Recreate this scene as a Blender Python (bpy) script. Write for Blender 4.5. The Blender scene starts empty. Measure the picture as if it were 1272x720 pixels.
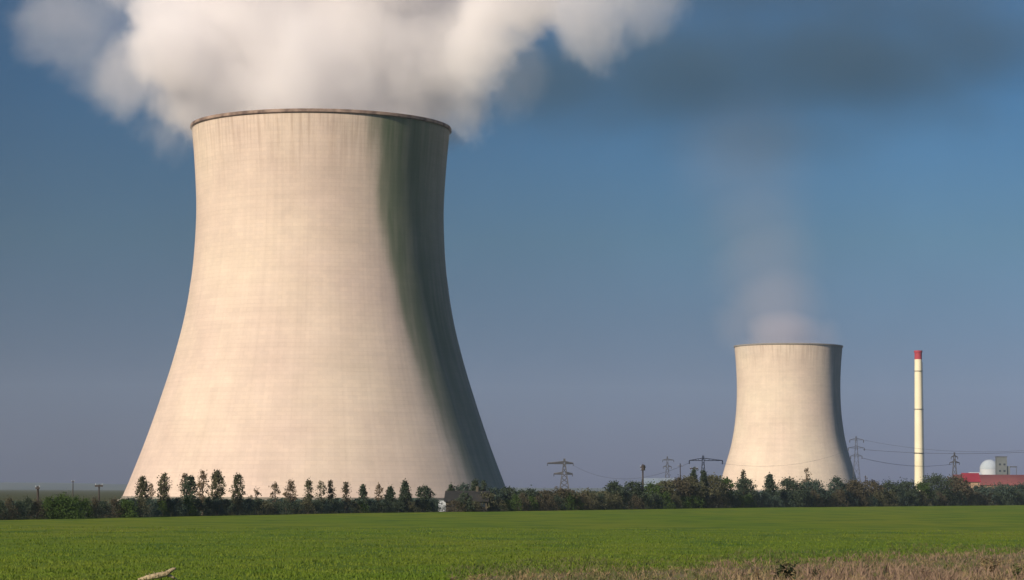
import bpy, bmesh, math, random
from mathutils import Vector, Matrix, noise
R = math.radians
rnd = random.Random(7)
scene = bpy.context.scene
C = scene.collection

# ------------------------------------------------------------------ camera
F = 3137.0
CAMZ = 5.0
PITCH = 4.52
ROLL = 0.25
cd = bpy.data.cameras.new('camera'); cam = bpy.data.objects.new('camera', cd); C.objects.link(cam)
cd.sensor_width = 36.0; cd.lens = F/1272*36.0
cd.clip_start = 0.5; cd.clip_end = 60000
cam.location = (0, 0, CAMZ)
CM = Matrix.Rotation(R(90+PITCH), 3, 'X') @ Matrix.Rotation(R(ROLL), 3, 'Z')
cam.rotation_euler = CM.to_euler()
scene.camera = cam

# ------------------------------------------------------------------ light
SUN_EL, SUN_AZ = 27.0, 40.0          # azimuth: behind the viewer, to the left
sd = Vector((-math.sin(R(SUN_AZ))*math.cos(R(SUN_EL)), -math.cos(R(SUN_AZ))*math.cos(R(SUN_EL)), math.sin(R(SUN_EL))))
ld = bpy.data.lights.new('sun', 'SUN'); sun = bpy.data.objects.new('sun', ld); C.objects.link(sun)
ld.energy = 5.0; ld.angle = R(0.5); ld.color = (1.0, 0.85, 0.66)
sun.rotation_euler = sd.to_track_quat('Z', 'Y').to_euler()
sun.location = (-200, -200, 300)

w = bpy.data.worlds.new('World'); scene.world = w; w.use_nodes = True
nt = w.node_tree; nt.nodes.clear()
out = nt.nodes.new('ShaderNodeOutputWorld'); bg = nt.nodes.new('ShaderNodeBackground')
sky = nt.nodes.new('ShaderNodeTexSky'); sky.sky_type = 'NISHITA'; sky.sun_disc = False
sky.sun_elevation = R(SUN_EL); sky.sun_rotation = R(180+SUN_AZ)
sky.air_density = 1.0; sky.dust_density = 1.0; sky.ozone_density = 2.0
geo = nt.nodes.new('ShaderNodeTexCoord'); sep = nt.nodes.new('ShaderNodeSeparateXYZ')
ramp = nt.nodes.new('ShaderNodeValToRGB'); mul = nt.nodes.new('ShaderNodeMix'); mul.data_type = 'RGBA'; mul.blend_type = 'MULTIPLY'
mul.inputs['Factor'].default_value = 1.0
nt.links.new(geo.outputs['Generated'], sep.inputs[0]); nt.links.new(sep.outputs['Z'], ramp.inputs[0])
# how much darker and bluer the air of that evening was towards the horizon than a clear sky
RAMP = [(0.0, (.178, .192, .46)), (.034, (.158, .212, .43)), (.098, (.145, .258, .368)), (.16, (.106, .266, .415)), (.40, (.40, .52, .68)), (1.0, (.60, .75, 1))]
els = ramp.color_ramp.elements
els[0].position, els[0].color = RAMP[0][0], (*RAMP[0][1], 1)
els[1].position, els[1].color = RAMP[-1][0], (*RAMP[-1][1], 1)
for p_, c_ in RAMP[1:-1]:
    e_ = els.new(p_); e_.color = (*c_, 1)
# the air to the left stands darker than to the right
mr = nt.nodes.new('ShaderNodeMapRange'); nt.links.new(sep.outputs['X'], mr.inputs[0])
for i_, v_ in enumerate((-.22, .22, .68, 1.18)): mr.inputs[i_+1].default_value = v_
nz = nt.nodes.new('ShaderNodeTexNoise'); nz.inputs['Scale'].default_value = 9; nz.inputs['Detail'].default_value = 4
nm = nt.nodes.new('ShaderNodeMapRange'); nt.links.new(nz.outputs[0], nm.inputs[0]); nt.links.new(geo.outputs['Generated'], nz.inputs['Vector'])
for i_, v_ in enumerate((.3, .7, .92, 1.08)): nm.inputs[i_+1].default_value = v_
mm = nt.nodes.new('ShaderNodeMath'); mm.operation = 'MULTIPLY'; nt.links.new(mr.outputs[0], mm.inputs[0]); nt.links.new(nm.outputs[0], mm.inputs[1])
sv = nt.nodes.new('ShaderNodeVectorMath'); sv.operation = 'SCALE'; nt.links.new(sky.outputs[0], sv.inputs[0]); nt.links.new(mm.outputs[0], sv.inputs['Scale'])
nt.links.new(sv.outputs[0], mul.inputs['A']); nt.links.new(ramp.outputs[0], mul.inputs['B'])
nt.links.new(mul.outputs['Result'], bg.inputs[0]); bg.inputs[1].default_value = 0.10
nt.links.new(bg.outputs[0], out.inputs[0])
scene.view_settings.view_transform = 'Standard'; scene.view_settings.look = 'None'
scene.view_settings.exposure = 0.25; scene.view_settings.gamma = 1.0
try: scene.view_settings.use_curve_mapping = False
except Exception: pass
cy = scene.cycles
cy.volume_bounces = 8; cy.max_bounces = 10; cy.volume_step_rate = 1.0; cy.volume_max_steps = 256
cy.use_denoising = True

# ------------------------------------------------------------------ helpers
def pt(px, py, Y):
    """point of the photograph (its own pixels) at the depth Y"""
    d = CM @ Vector(((px-636)/F, -(py-360)/F, -1))
    return Vector((0, 0, CAMZ)) + d*(Y/d.y)
def gx(px, Y): return pt(px, 608, Y).x
def tag(o, label=None, cat=None, group=None, kind=None):
    if label: o['label'] = label
    if cat: o['category'] = cat
    if group: o['group'] = group
    if kind: o['kind'] = kind
    return o
def empty(name, loc, rz=0):
    o = bpy.data.objects.new(name, None); C.objects.link(o); o.location = loc; o.rotation_euler = (0, 0, rz)
    o.empty_display_size = 0.5
    return o
class MB:
    def __init__(s): s.v = []; s.f = []; s.mi = []
    def add(s, vs, fs, m=0):
        b = len(s.v); s.v += [tuple(v) for v in vs]; s.f += [[i+b for i in f] for f in fs]; s.mi += [m]*len(fs)
    def box(s, c, d, rz=0, m=0):
        x, y, z = d[0]/2, d[1]/2, d[2]/2
        ca, sa = math.cos(rz), math.sin(rz)
        vs = [(c[0]+a*ca-b*sa, c[1]+a*sa+b*ca, c[2]+h) for a, b, h in
              [(-x,-y,-z),(x,-y,-z),(x,y,-z),(-x,y,-z),(-x,-y,z),(x,-y,z),(x,y,z),(-x,y,z)]]
        s.add(vs, [(0,3,2,1),(4,5,6,7),(0,1,5,4),(1,2,6,5),(2,3,7,6),(3,0,4,7)], m)
    def bar(s, a, b, r0, r1=None, n=5, m=0):
        a, b = Vector(a), Vector(b); r1 = r0 if r1 is None else r1
        d = (b-a)
        if d.length < 1e-6: return
        q = d.to_track_quat('Z', 'Y')
        vs = []
        for p, r in ((a, r0), (b, r1)):
            for k in range(n):
                t = 2*math.pi*k/n
                vs.append(p + q @ Vector((r*math.cos(t), r*math.sin(t), 0)))
        fs = [(k, (k+1) % n, n+(k+1) % n, n+k) for k in range(n)] + [tuple(range(n))[::-1], tuple(range(n, 2*n))]
        s.add(vs, fs, m)
    def path(s, pts, rs, n=6, m=0):
        vs = []; N = len(pts)
        for i, p in enumerate(pts):
            p = Vector(p); a = Vector(pts[max(0, i-1)]); b = Vector(pts[min(N-1, i+1)])
            q = (b-a).to_track_quat('Z', 'Y'); r = rs[i] if hasattr(rs, '__len__') else rs
            for k in range(n):
                t = 2*math.pi*k/n; vs.append(p + q @ Vector((r*math.cos(t), r*math.sin(t), 0)))
        fs = [(i*n+k, i*n+(k+1) % n, (i+1)*n+(k+1) % n, (i+1)*n+k) for i in range(N-1) for k in range(n)]
        fs += [tuple(range(n))[::-1], tuple(range((N-1)*n, N*n))]
        s.add(vs, fs, m)
    def lathe(s, prof, n=48, m=0, close=False):
        vs = []
        for r, z in prof:
            for k in range(n):
                t = 2*math.pi*k/n; vs.append((r*math.cos(t), r*math.sin(t), z))
        N = len(prof)
        fs = [(i*n+k, i*n+(k+1) % n, (i+1)*n+(k+1) % n, (i+1)*n+k) for i in range(N-1) for k in range(n)]
        if close: fs += [((N-1)*n+k, (N-1)*n+(k+1) % n, (k+1) % n, k) for k in range(n)]
        s.add(vs, fs, m)
    def quad(s, c, u, v, m=0):
        c, u, v = Vector(c), Vector(u), Vector(v)
        s.add([c-u-v, c+u-v, c+u+v, c-u+v], [(0, 1, 2, 3)], m)
    def build(s, name, mats, parent=None, smooth=False, loc=None):
        me = bpy.data.meshes.new(name); me.from_pydata(s.v, [], s.f); me.update()
        mats = mats if isinstance(mats, (list, tuple)) else [mats]
        for m in mats: me.materials.append(m)
        if len(mats) > 1: me.polygons.foreach_set('material_index', s.mi)
        if smooth: me.polygons.foreach_set('use_smooth', [True]*len(me.polygons))
        o = bpy.data.objects.new(name, me); C.objects.link(o)
        if parent: o.parent = parent
        if loc: o.location = loc
        return o

def mat(name, col, rough=.85, var=None, scale=.2, bump=0, spec=.3, detail=5):
    m = bpy.data.materials.new(name); m.use_nodes = True; t = m.node_tree
    b = t.nodes['Principled BSDF']; b.inputs['Roughness'].default_value = rough
    b.inputs['Specular IOR Level'].default_value = spec
    b.inputs['Base Color'].default_value = (*col, 1)
    tc = t.nodes.new('ShaderNodeTexCoord')
    if var:
        n = t.nodes.new('ShaderNodeTexNoise'); n.inputs['Scale'].default_value = scale; n.inputs['Detail'].default_value = detail
        t.links.new(tc.outputs['Object'], n.inputs['Vector'])
        r = t.nodes.new('ShaderNodeValToRGB'); r.color_ramp.elements[0].color = (*col, 1); r.color_ramp.elements[1].color = (*var, 1)
        r.color_ramp.elements[0].position = .35; r.color_ramp.elements[1].position = .65
        t.links.new(n.outputs[0], r.inputs[0]); t.links.new(r.outputs[0], b.inputs['Base Color'])
        if bump:
            bp = t.nodes.new('ShaderNodeBump'); bp.inputs['Strength'].default_value = bump; bp.inputs['Distance'].default_value = .3
            t.links.new(n.outputs[0], bp.inputs['Height']); t.links.new(bp.outputs[0], b.inputs['Normal'])
    return m
def leaf_mat(name, a, b_, scale=.9):
    m = mat(name, a, .7, b_, scale, spec=.15, detail=2)
    t = m.node_tree; b = t.nodes['Principled BSDF']
    # a little light passes through the leaves
    tr = t.nodes.new('ShaderNodeBsdfTranslucent'); mx = t.nodes.new('ShaderNodeMixShader'); mx.inputs[0].default_value = .3
    src = b.inputs['Base Color'].links[0].from_socket
    t.links.new(src, tr.inputs[0]); t.links.new(b.outputs[0], mx.inputs[1]); t.links.new(tr.outputs[0], mx.inputs[2])
    t.links.new(mx.outputs[0], t.nodes['Material Output'].inputs[0])
    return m

def math_(t, op, a, b=None, c=None, clamp=False):
    n = t.nodes.new('ShaderNodeMath'); n.operation = op; n.use_clamp = clamp
    for i, x in enumerate((a, b, c)):
        if x is None: continue
        if isinstance(x, (int, float)): n.inputs[i].default_value = x
        else: t.links.new(x, n.inputs[i])
    return n.outputs[0]
def mixc(t, f, a, b, mode='MIX'):
    n = t.nodes.new('ShaderNodeMix'); n.data_type = 'RGBA'; n.blend_type = mode
    for k, x in (('Factor', f), ('A', a), ('B', b)):
        s = n.inputs[k] if k == 'Factor' else [q for q in n.inputs if q.name == k and q.type == 'RGBA'][0]
        if isinstance(x, (int, float)): s.default_value = x
        elif isinstance(x, tuple): s.default_value = (*x, 1)
        else: t.links.new(x, s)
    return [q for q in n.outputs if q.type == 'RGBA'][0]
def mrange(t, v, a, b, c=0., d=1., smooth=False):
    n = t.nodes.new('ShaderNodeMapRange'); n.interpolation_type = 'SMOOTHSTEP' if smooth else 'LINEAR'
    t.links.new(v, n.inputs[0])
    for i, x in enumerate((a, b, c, d)): n.inputs[i+1].default_value = x
    return n.outputs[0]

# concrete of the cooling towers: lift courses, form joints, rain streaks, a green algae band with shade painted into it
def tower_mat(name, H, base, warm, algae_shade_az=None, algae_shade=(.05, .10, .045)):
    m = bpy.data.materials.new(name); m.use_nodes = True; t = m.node_tree; L = t.links
    b = t.nodes['Principled BSDF']; b.inputs['Roughness'].default_value = .92; b.inputs['Specular IOR Level'].default_value = .15
    tc = t.nodes.new('ShaderNodeTexCoord'); s = t.nodes.new('ShaderNodeSeparateXYZ'); L.new(tc.outputs['Object'], s.inputs[0])
    ang = math_(t, 'ARCTAN2', s.outputs[1], s.outputs[0])
    # seam of atan2 lies on the far side only if rotated: front of the tower is -Y
    cmb = t.nodes.new('ShaderNodeCombineXYZ'); L.new(math_(t, 'MULTIPLY', ang, 60.0), cmb.inputs[0]); L.new(math_(t, 'MULTIPLY', s.outputs[2], 1.0), cmb.inputs[1])
    def noise_(sx, sy, sc, det=4, src=None):
        mp = t.nodes.new('ShaderNodeMapping'); mp.inputs['Scale'].default_value = (sx, sy, 1)
        L.new(cmb.outputs[0], mp.inputs[0]); n = t.nodes.new('ShaderNodeTexNoise'); n.inputs['Scale'].default_value = sc; n.inputs['Detail'].default_value = det
        L.new(mp.outputs[0], n.inputs['Vector']); return n.outputs[0]
    n3 = t.nodes.new('ShaderNodeTexNoise'); n3.inputs['Scale'].default_value = .02; n3.inputs['Detail'].default_value = 5
    L.new(tc.outputs['Object'], n3.inputs['Vector'])
    col = mixc(t, mrange(t, n3.outputs[0], .35, .68), base, warm)
    # panel to panel difference of the pours
    br = t.nodes.new('ShaderNodeTexBrick'); br.inputs['Scale'].default_value = 1.0; br.offset = 0.5
    br.inputs['Brick Width'].default_value = 3.6; br.inputs['Row Height'].default_value = 1.6; br.inputs['Mortar Size'].default_value = .05
    br.inputs['Color1'].default_value = (.97, .97, .97, 1); br.inputs['Color2'].default_value = (1.04, 1.03, 1.01, 1); br.inputs['Mortar'].default_value = (.86, .84, .82, 1)
    L.new(cmb.outputs[0], br.inputs['Vector'])
    col = mixc(t, .8, col, br.outputs[0], 'MULTIPLY')
    st = mrange(t, noise_(1, .02, .5, 6), .40, .75, 1.0, .93)
    g = t.nodes.new('ShaderNodeCombineColor'); [L.new(st, g.inputs[k]) for k in range(3)]
    col = mixc(t, 1.0, col, g.outputs[0], 'MULTIPLY')
    cs = mrange(t, noise_(.05, 1, .35, 4), .42, .72, 1.02, .96)
    g2 = t.nodes.new('ShaderNodeCombineColor'); [L.new(cs, g2.inputs[k]) for k in range(3)]
    col = mixc(t, 1.0, col, g2.outputs[0], 'MULTIPLY')
    # cleaner and duller patches of uneven size
    n4 = t.nodes.new('ShaderNodeTexNoise'); n4.inputs['Scale'].default_value = .055; n4.inputs['Detail'].default_value = 8; n4.inputs['Roughness'].default_value = .65
    L.new(tc.outputs['Object'], n4.inputs['Vector'])
    pc4 = mrange(t, n4.outputs[0], .38, .66, 1.04, .92)
    g4 = t.nodes.new('ShaderNodeCombineColor'); [L.new(pc4, g4.inputs[k]) for k in range(3)]
    col = mixc(t, 1.0, col, g4.outputs[0], 'MULTIPLY')
    # brown rain streaks under the rim
    topm = mrange(t, s.outputs[2], H-30, H-1, 0., 1.3)
    sm = mrange(t, noise_(1, .06, .55, 5), .47, .62)
    col = mixc(t, math_(t, 'MULTIPLY', math_(t, 'MULTIPLY', topm, sm), .24), col, (.20, .125, .085))
    if algae_shade_az is not None:
        # band of algae plus painted shade, down the side away from the sun
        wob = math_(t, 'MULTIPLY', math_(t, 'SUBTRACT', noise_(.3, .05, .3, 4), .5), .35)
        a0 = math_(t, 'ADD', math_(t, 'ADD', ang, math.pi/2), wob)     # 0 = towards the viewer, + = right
        lean = mrange(t, s.outputs[2], 0, H, .50 if algae_shade_az < .8 else .15, -.02)
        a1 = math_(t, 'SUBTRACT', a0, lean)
        bd = math_(t, 'MULTIPLY', mrange(t, a1, algae_shade_az-.16, algae_shade_az+.06, 0, 1, True), mrange(t, a1, algae_shade_az+.25, algae_shade_az+1.1, 1, .35, True))
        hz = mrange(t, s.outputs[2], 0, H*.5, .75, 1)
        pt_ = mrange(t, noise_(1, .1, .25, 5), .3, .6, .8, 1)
        col = mixc(t, math_(t, 'MULTIPLY', math_(t, 'MULTIPLY', bd, hz), math_(t, 'MULTIPLY', pt_, .85)), col, algae_shade)
    L.new(col, b.inputs['Base Color'])
    rib = t.nodes.new('ShaderNodeMath'); rib.operation = 'SINE'; L.new(math_(t, 'MULTIPLY', ang, 180.0), rib.inputs[0])
    bp = t.nodes.new('ShaderNodeBump'); bp.inputs['Strength'].default_value = .2; bp.inputs['Distance'].default_value = .04
    hsum = math_(t, 'ADD', math_(t, 'MULTIPLY', rib.outputs[0], .5), br.outputs['Fac'])
    L.new(hsum, bp.inputs['Height']); L.new(bp.outputs[0], b.inputs['Normal'])
    return m

# ------------------------------------------------------------------ ground
def ground_mat(name, a, b_, c_, s1, s2, bump=.3):
    m = bpy.data.materials.new(name); m.use_nodes = True; t = m.node_tree; L = t.links
    b = t.nodes['Principled BSDF']; b.inputs['Roughness'].default_value = .95; b.inputs['Specular IOR Level'].default_value = .05
    tc = t.nodes.new('ShaderNodeTexCoord')
    def n(scale, det, mp=(1, 1, 1)):
        q = t.nodes.new('ShaderNodeMapping'); q.inputs['Scale'].default_value = mp; L.new(tc.outputs['Object'], q.inputs[0])
        k = t.nodes.new('ShaderNodeTexNoise'); k.inputs['Scale'].default_value = scale; k.inputs['Detail'].default_value = det; L.new(q.outputs[0], k.inputs['Vector']); return k.outputs[0]
    col = mixc(t, mrange(t, n(s1, 5, (1, .35, 1)), .35, .65), a, b_)
    col = mixc(t, mrange(t, n(s2, 6, (1, .5, 1)), .45, .72), col, c_)
    L.new(col, b.inputs['Base Color'])
    bp = t.nodes.new('ShaderNodeBump'); bp.inputs['Strength'].default_value = bump; bp.inputs['Distance'].default_value = .25
    L.new(n(2.5, 6), bp.inputs['Height']); L.new(bp.outputs[0], b.inputs['Normal'])
    return m
M_ground = ground_mat('rough_land', (.055, .068, .025), (.075, .075, .035), (.05, .055, .03), .01, .06)
M_field = ground_mat('young_crop', (.092, .150, .012), (.135, .165, .018), (.055, .105, .016), .022, .12)
M_dirt = ground_mat('dry_verge', (.21, .165, .10), (.16, .13, .075), (.10, .115, .045), .3, .9)
g = MB(); xs = [-9000, -2500, -600, 0, 600, 2500, 9000]; ys = [-1500, -200, 0, 200, 700, 2000, 5000, 11500]
for y in ys:
    for x in xs: g.v.append((x, y, 0))
n_ = len(xs)
for j in range(len(ys)-1):
    for i in range(n_-1): g.f.append([j*n_+i, j*n_+i+1, (j+1)*n_+i+1, (j+1)*n_+i])
tag(g.build('ground', M_ground), kind='structure')

EDGE = [(-400, 652), (0, 645), (250, 640), (440, 636.5), (640, 634), (900, 630), (1272, 626.5), (1700, 623)]
def horizon(px): return 605.2 + (px)*.00436
def edge_d(px):
    for (a, ya), (b, yb) in zip(EDGE, EDGE[1:]):
        if px <= b: y = ya+(yb-ya)*(px-a)/(b-a); break
    return CAMZ*F/(y-horizon(px))
def edge_pt(px, back=0.): Y = edge_d(px)+back; return Vector((gx(px, Y), Y, 0))
far = [edge_pt(p) for p in (-400, 0, 250, 440, 640, 900, 1272, 1700)]
near = [Vector((p.x, 20, 0)) for p in far]
vs = [(p.x, p.y, .02) for p in near] + [(p.x, p.y, .02) for p in far]; k = len(far)
fm = MB(); fm.add(vs, [(i, i+1, k+i+1, k+i) for i in range(k-1)])
tag(fm.build('field', M_field), kind='structure')
# verge of dry earth along the near side of the field, lower right of the view
vb = [(560, 722, 0), (640, 712, 0), (760, 710, 0), (900, 704, 0), (1000, 700, 0), (1100, 694, 0), (1200, 690, 0), (1290, 686, 0), (1500, 680, 0)]
def g0(px, py): 
    d = CM @ Vector(((px-636)/F, -(py-360)/F, -1)); s = -CAMZ/d.z; return Vector((d.x*s, d.y*s, 0))
up = [g0(a, b) for a, b, _ in vb]
vm = MB(); k = len(up)
vm.add([(p.x, 60, .04) for p in up] + [(p.x, p.y, .04) for p in up], [(i, i+1, k+i+1, k+i) for i in range(k-1)])
tag(vm.build('path', M_dirt), kind='structure')

# low far hills
hm = MB(); rows = []
for j, (Y, hh) in enumerate(((8600, 0), (9600, 1), (10800, 1.25))):
    for i in range(61):
        px = -900+i*51; x = (px-636)/F*Y
        h = hh*(16+9*noise.noise(Vector((i*.13, j*.2, 3)))+3*noise.noise(Vector((i*.6, j, 1))))*(1.25 if px < 500 else .75)
        hm.v.append((x, Y, -1 if hh == 0 else h))
for j in range(2):
    for i in range(60): hm.f.append([j*61+i, j*61+i+1, (j+1)*61+i+1, (j+1)*61+i])
tag(hm.build('hills', mat('hill_woods', (.03, .045, .03), .9, (.05, .06, .035), .004), smooth=True), kind='structure')

# ------------------------------------------------------------------ cooling towers
def interp(prof, z):
    # Catmull-Rom through the measured radii
    P = prof
    for i in range(len(P)-1):
        if P[i][0] <= z <= P[i+1][0]:
            z0, r0 = P[i]; z1, r1 = P[i+1]
            pa = P[i-1] if i else P[i]; pb = P[i+2] if i+2 < len(P) else P[i+1]
            m0 = (r1-pa[1])/(z1-pa[0]); m1 = (pb[1]-r0)/(pb[0]-z0); h = z1-z0; u = (z-z0)/h
            return (2*u**3-3*u**2+1)*r0+(u**3-2*u**2+u)*h*m0+(-2*u**3+3*u**2)*r1+(u**3-u**2)*h*m1
    return P[-1][1] if z > P[-1][0] else P[0][1]
M_rim = mat('rim_concrete', (.09, .06, .05), .9, (.34, .25, .20), .22, detail=8)
M_inner = mat('wet_concrete', (.16, .15, .13), .9, (.10, .10, .085), .05)
M_leg = mat('leg_concrete', (.24, .22, .19), .9, (.18, .165, .14), .3)
def cooling_tower(loc, prof, zb, label, m, nleg, mr_=None):
    root = empty('cooling_tower', loc); tag(root, label, 'cooling tower', 'cooling towers')
    H = prof[-1][0]; N = 72
    zs = [zb+(H-zb)*i/N for i in range(N+1)]
    o = MB(); outer = [(interp(prof, z), z) for z in zs]
    o.lathe(outer, 160); o.build('shell', m, root, smooth=True)
    i_ = MB(); i_.lathe([(r-.9, z) for r, z in outer][::-1], 96); i_.build('inner_lining', M_inner, root, smooth=True)
    rt = interp(prof, H); r_ = MB()
    r_.lathe([(rt-1.0, H-.9), (rt+.3, H-.9), (rt+.7, H-.6), (rt+.7, H+.1), (rt+.55, H+.1), (rt+.55, H+.6), (rt+.47, H+.6), (rt+.47, H+.1), (rt-1.0, H+.1)], 160, close=True)
    r_.build('rim', mr_ or M_rim, root)
    rb = interp(prof, zb); q = MB()
    q.lathe([(rb-1.1, zb-.6), (rb+.25, zb-.6), (rb+.25, zb+.5), (rb-1.1, zb+.5)], 120, close=True); q.build('ring_beam', M_leg, root)
    q = MB(); rr = rb+zb*.3+.2
    q.lathe([(rr-2, -.5), (rr+1.5, -.5), (rr+1.5, .5), (rr-2, .5)], 120, close=True); q.build('foundation_ring', M_leg, root)
    for k in range(nleg):
        a = 2*math.pi*k/nleg; h = 2*math.pi/nleg/2; q = MB()
        for s in (-1, 1):
            q.bar((rr*math.cos(a), rr*math.sin(a), .4), (rb*math.cos(a+s*h)-.3*math.cos(a), rb*math.sin(a+s*h)-.3*math.sin(a), zb-.3), .45, n=6)
        q.build('leg', M_leg, root)
    return root
BD = 1050.; Bx = gx(394.5, BD)
PB = [(0, 80.5), (2.5, 79.6), (7.3, 77.6), (24, 71.2), (40.8, 65.5), (57.3, 60.4), (74.3, 56.1), (91, 53.3), (100.7, 52.3), (114.3, 51.6), (124.3, 51.6), (141, 52.6), (155, 53.9)]
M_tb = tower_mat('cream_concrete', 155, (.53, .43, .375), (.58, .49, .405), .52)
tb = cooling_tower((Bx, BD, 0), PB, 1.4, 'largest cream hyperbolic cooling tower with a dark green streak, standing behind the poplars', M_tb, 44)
SD = 2500.; Sx = gx(980, SD)
PS = [(0, 71), (15, 67), (31, 62.3), (47, 57.6), (63, 54.3), (85, 51.7), (108, 51.0), (130, 51.8), (148, 53.3)]
M_ts = tower_mat('pale_concrete', 148, (.56, .46, .385), (.60, .52, .42), .86, (.09, .13, .12))  # the dark band here is shade painted on the side away from the sun
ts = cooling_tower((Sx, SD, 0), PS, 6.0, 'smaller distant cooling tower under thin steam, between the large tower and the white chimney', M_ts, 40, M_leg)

# ------------------------------------------------------------------ chimney
CD = 2300.; cx = gx(1142, CD); K = CD/F
ch = empty('chimney', (cx, CD, 0)); tag(ch, 'tall thin cream chimney with a red painted tip', 'chimney')
Ht = (610.2-435)*K+5
def cr(z): return 4.4-1.1*z/Ht
a = MB(); a.lathe([(cr(z), z) for z in [Ht*.94*i/12 for i in range(13)]], 32); a.build('shaft', mat('cream_paint', (.66, .60, .42), .7, (.74, .68, .5), .05), ch, smooth=True)
a = MB(); a.lathe([(cr(Ht*.94)+.02, Ht*.94), (cr(Ht)+.05, Ht*.985), (cr(Ht)+.5, Ht*.985), (cr(Ht)+.5, Ht), (cr(Ht)-.6, Ht), (cr(Ht)-.6, Ht*.95)], 32)
a.build('red_tip', mat('red_paint', (.30, .03, .05), .7, (.36, .05, .06), .1), ch)
M_steel = mat('galvanised_steel', (.055, .06, .065), .7, (.08, .08, .085), .4)
for z in (.3, .6, .86):
    a = MB(); a.lathe([(cr(Ht*z)-.1, Ht*z), (cr(Ht*z)+.9, Ht*z), (cr(Ht*z)+.9, Ht*z+.25), (cr(Ht*z)-.1, Ht*z+.25)], 24, close=True); a.build('platform', M_steel, ch)
a = MB(); a.box((cr(0)*.99, -1.0, Ht*.46), (.5, .7, Ht*.9)); 
a = MB(); a.path([((cr(z)+.4)*.96, -(cr(z)+.4)*.28, z) for z in (0, Ht*.3, Ht*.6, Ht*.92)], .18, 5); a.build('ladder', M_steel, ch)

# ------------------------------------------------------------------ works buildings at the right
M_red = mat('red_cladding', (.27, .085, .075), .8, (.33, .11, .09), .05)
M_crim = mat('crimson_cladding', (.20, .015, .03), .75, (.24, .025, .04), .1)
M_tan = mat('tan_render', (.30, .20, .13), .9, (.36, .24, .16), .1)
M_white = mat('white_render', (.40, .44, .48), .8, (.47, .49, .52), .1)
M_grey = mat('grey_cladding', (.10, .12, .13), .7, (.14, .155, .16), .08)
M_glass = mat('dark_glass', (.03, .04, .05), .15, spec=.6)
def hall(x0, x1, D, dep, ze, zr, wall, roof, label, cat='factory hall', nwin=0, name='factory_hall'):
    xa, xb = gx(x0, D), gx(x1, D); r = empty(name, ((xa+xb)/2, D, 0)); W = xb-xa; tag(r, label, cat)
    a = MB(); h = W/2; d = dep
    a.add([(-h, 0, 0), (h, 0, 0), (h, d, 0), (-h, d, 0), (-h, 0, ze), (h, 0, ze), (h, d, ze), (-h, d, ze), (-h, d/2, zr-.3), (h, d/2, zr-.3)],
          [(0, 1, 5, 4), (2, 3, 7, 6), (0, 4, 8, 7, 3), (1, 2, 6, 9, 5)]); a.build('wall', wall, r)
    a = MB(); e = .8
    th = .35
    top = [(-h-e, -e, ze-.2), (h+e, -e, ze-.2), (h+e, d/2, zr), (-h-e, d/2, zr), (h+e, d+e, ze-.2), (-h-e, d+e, ze-.2)]
    bot = [(x, y, z-th) for x, y, z in top]
    a.add(top+bot, [(0, 1, 2, 3), (3, 2, 4, 5), (7, 6, 9, 8), (8, 9, 11, 10), (0, 6, 7, 1), (1, 7, 8, 2), (2, 8, 10, 4), (4, 10, 11, 5), (5, 11, 9, 3), (3, 9, 6, 0)]); a.build('roof', roof, r)
    for k in range(nwin):
        a = MB(); a.box((-h+W*(k+.5)/nwin, -.08, ze*.6), (W/nwin*.55, .2, ze*.25)); a.build('window', M_glass, r)
    return r
hall(1192, 1302, 1800, 40, 10.5, 17.6, M_tan, M_red, 'long factory hall with a faded red roof at the right edge', nwin=9)
hall(1198, 1217, 1740, 14, 12.5, 18.2, M_tan, M_crim, 'small factory hall with a crimson roof in front of the long red hall', nwin=2)
hall(1207, 1220, 2100, 18, 18.5, 21.5, M_white, M_white, 'low white building with pinkish top beyond the red roofs', 'building', nwin=2, name='works_building')
D = 2350.; k_ = D/F
dm = empty('dome_building', (gx(1232, D), D+10, 0)); tag(dm, 'white domed building rising behind the red roof', 'building')
a = MB(); rD = 12*k_; zc = (610.5-582)*k_+5
a.lathe([(rD, 0), (rD, zc)], 40); a.build('wall', M_white, dm, smooth=True)
a = MB(); a.lathe([(rD*math.cos(t)+.05, zc+.05+rD*math.sin(t)) for t in [math.pi/2*i/12*.999 for i in range(13)]], 40); a.build('dome', mat('dome_render', (.30, .36, .42), .8, (.36, .41, .46), .15), dm, smooth=True)
D = 2250.; k_ = D/F
sb = empty('boiler_house', (gx(1244, D), D, 0)); tag(sb, 'tall dark grey block with a side arm beside the white dome', 'industrial building')
Hb = (610.5-567)*k_+5
a = MB(); a.box((0, 0, Hb/2), (8.6, 9, Hb)); a.build('wall', M_grey, sb)
a = MB(); a.box((0, 0, Hb+.3), (9.2, 9.6, .6)); a.build('roof', M_steel, sb)
a = MB(); a.box((5.8, 0, (Hb-8)/2), (3.0, 6, Hb-8)); a.build('annex', M_grey, sb)
a = MB(); a.box((10.0, 0, (610.5-579)*k_+5), (8.0, 1.2, .9)); a.bar((13.5, 0, 0), (13.5, 0, (610.5-580)*k_+5), .25); a.build('conveyor_arm', M_steel, sb)
for j in range(3):
    for i in range(2):
        a = MB(); a.box((-2+4*i, -4.54, Hb*(.5+.16*j)), (1.8, .12, 1.6)); a.build('window', M_glass, sb)
hall(800, 838, 1900, 30, 10.5, 14.5, mat('bluish_cladding', (.20, .27, .33), .6, (.24, .30, .36), .1), mat('pale_roof_sheet', (.19, .24, .29), .8, (.23, .28, .33), .1),
     'low bluish shed with a pale roof behind the trees, right of the thick wooden pole', 'shed', nwin=4, name='warehouse')

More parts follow.
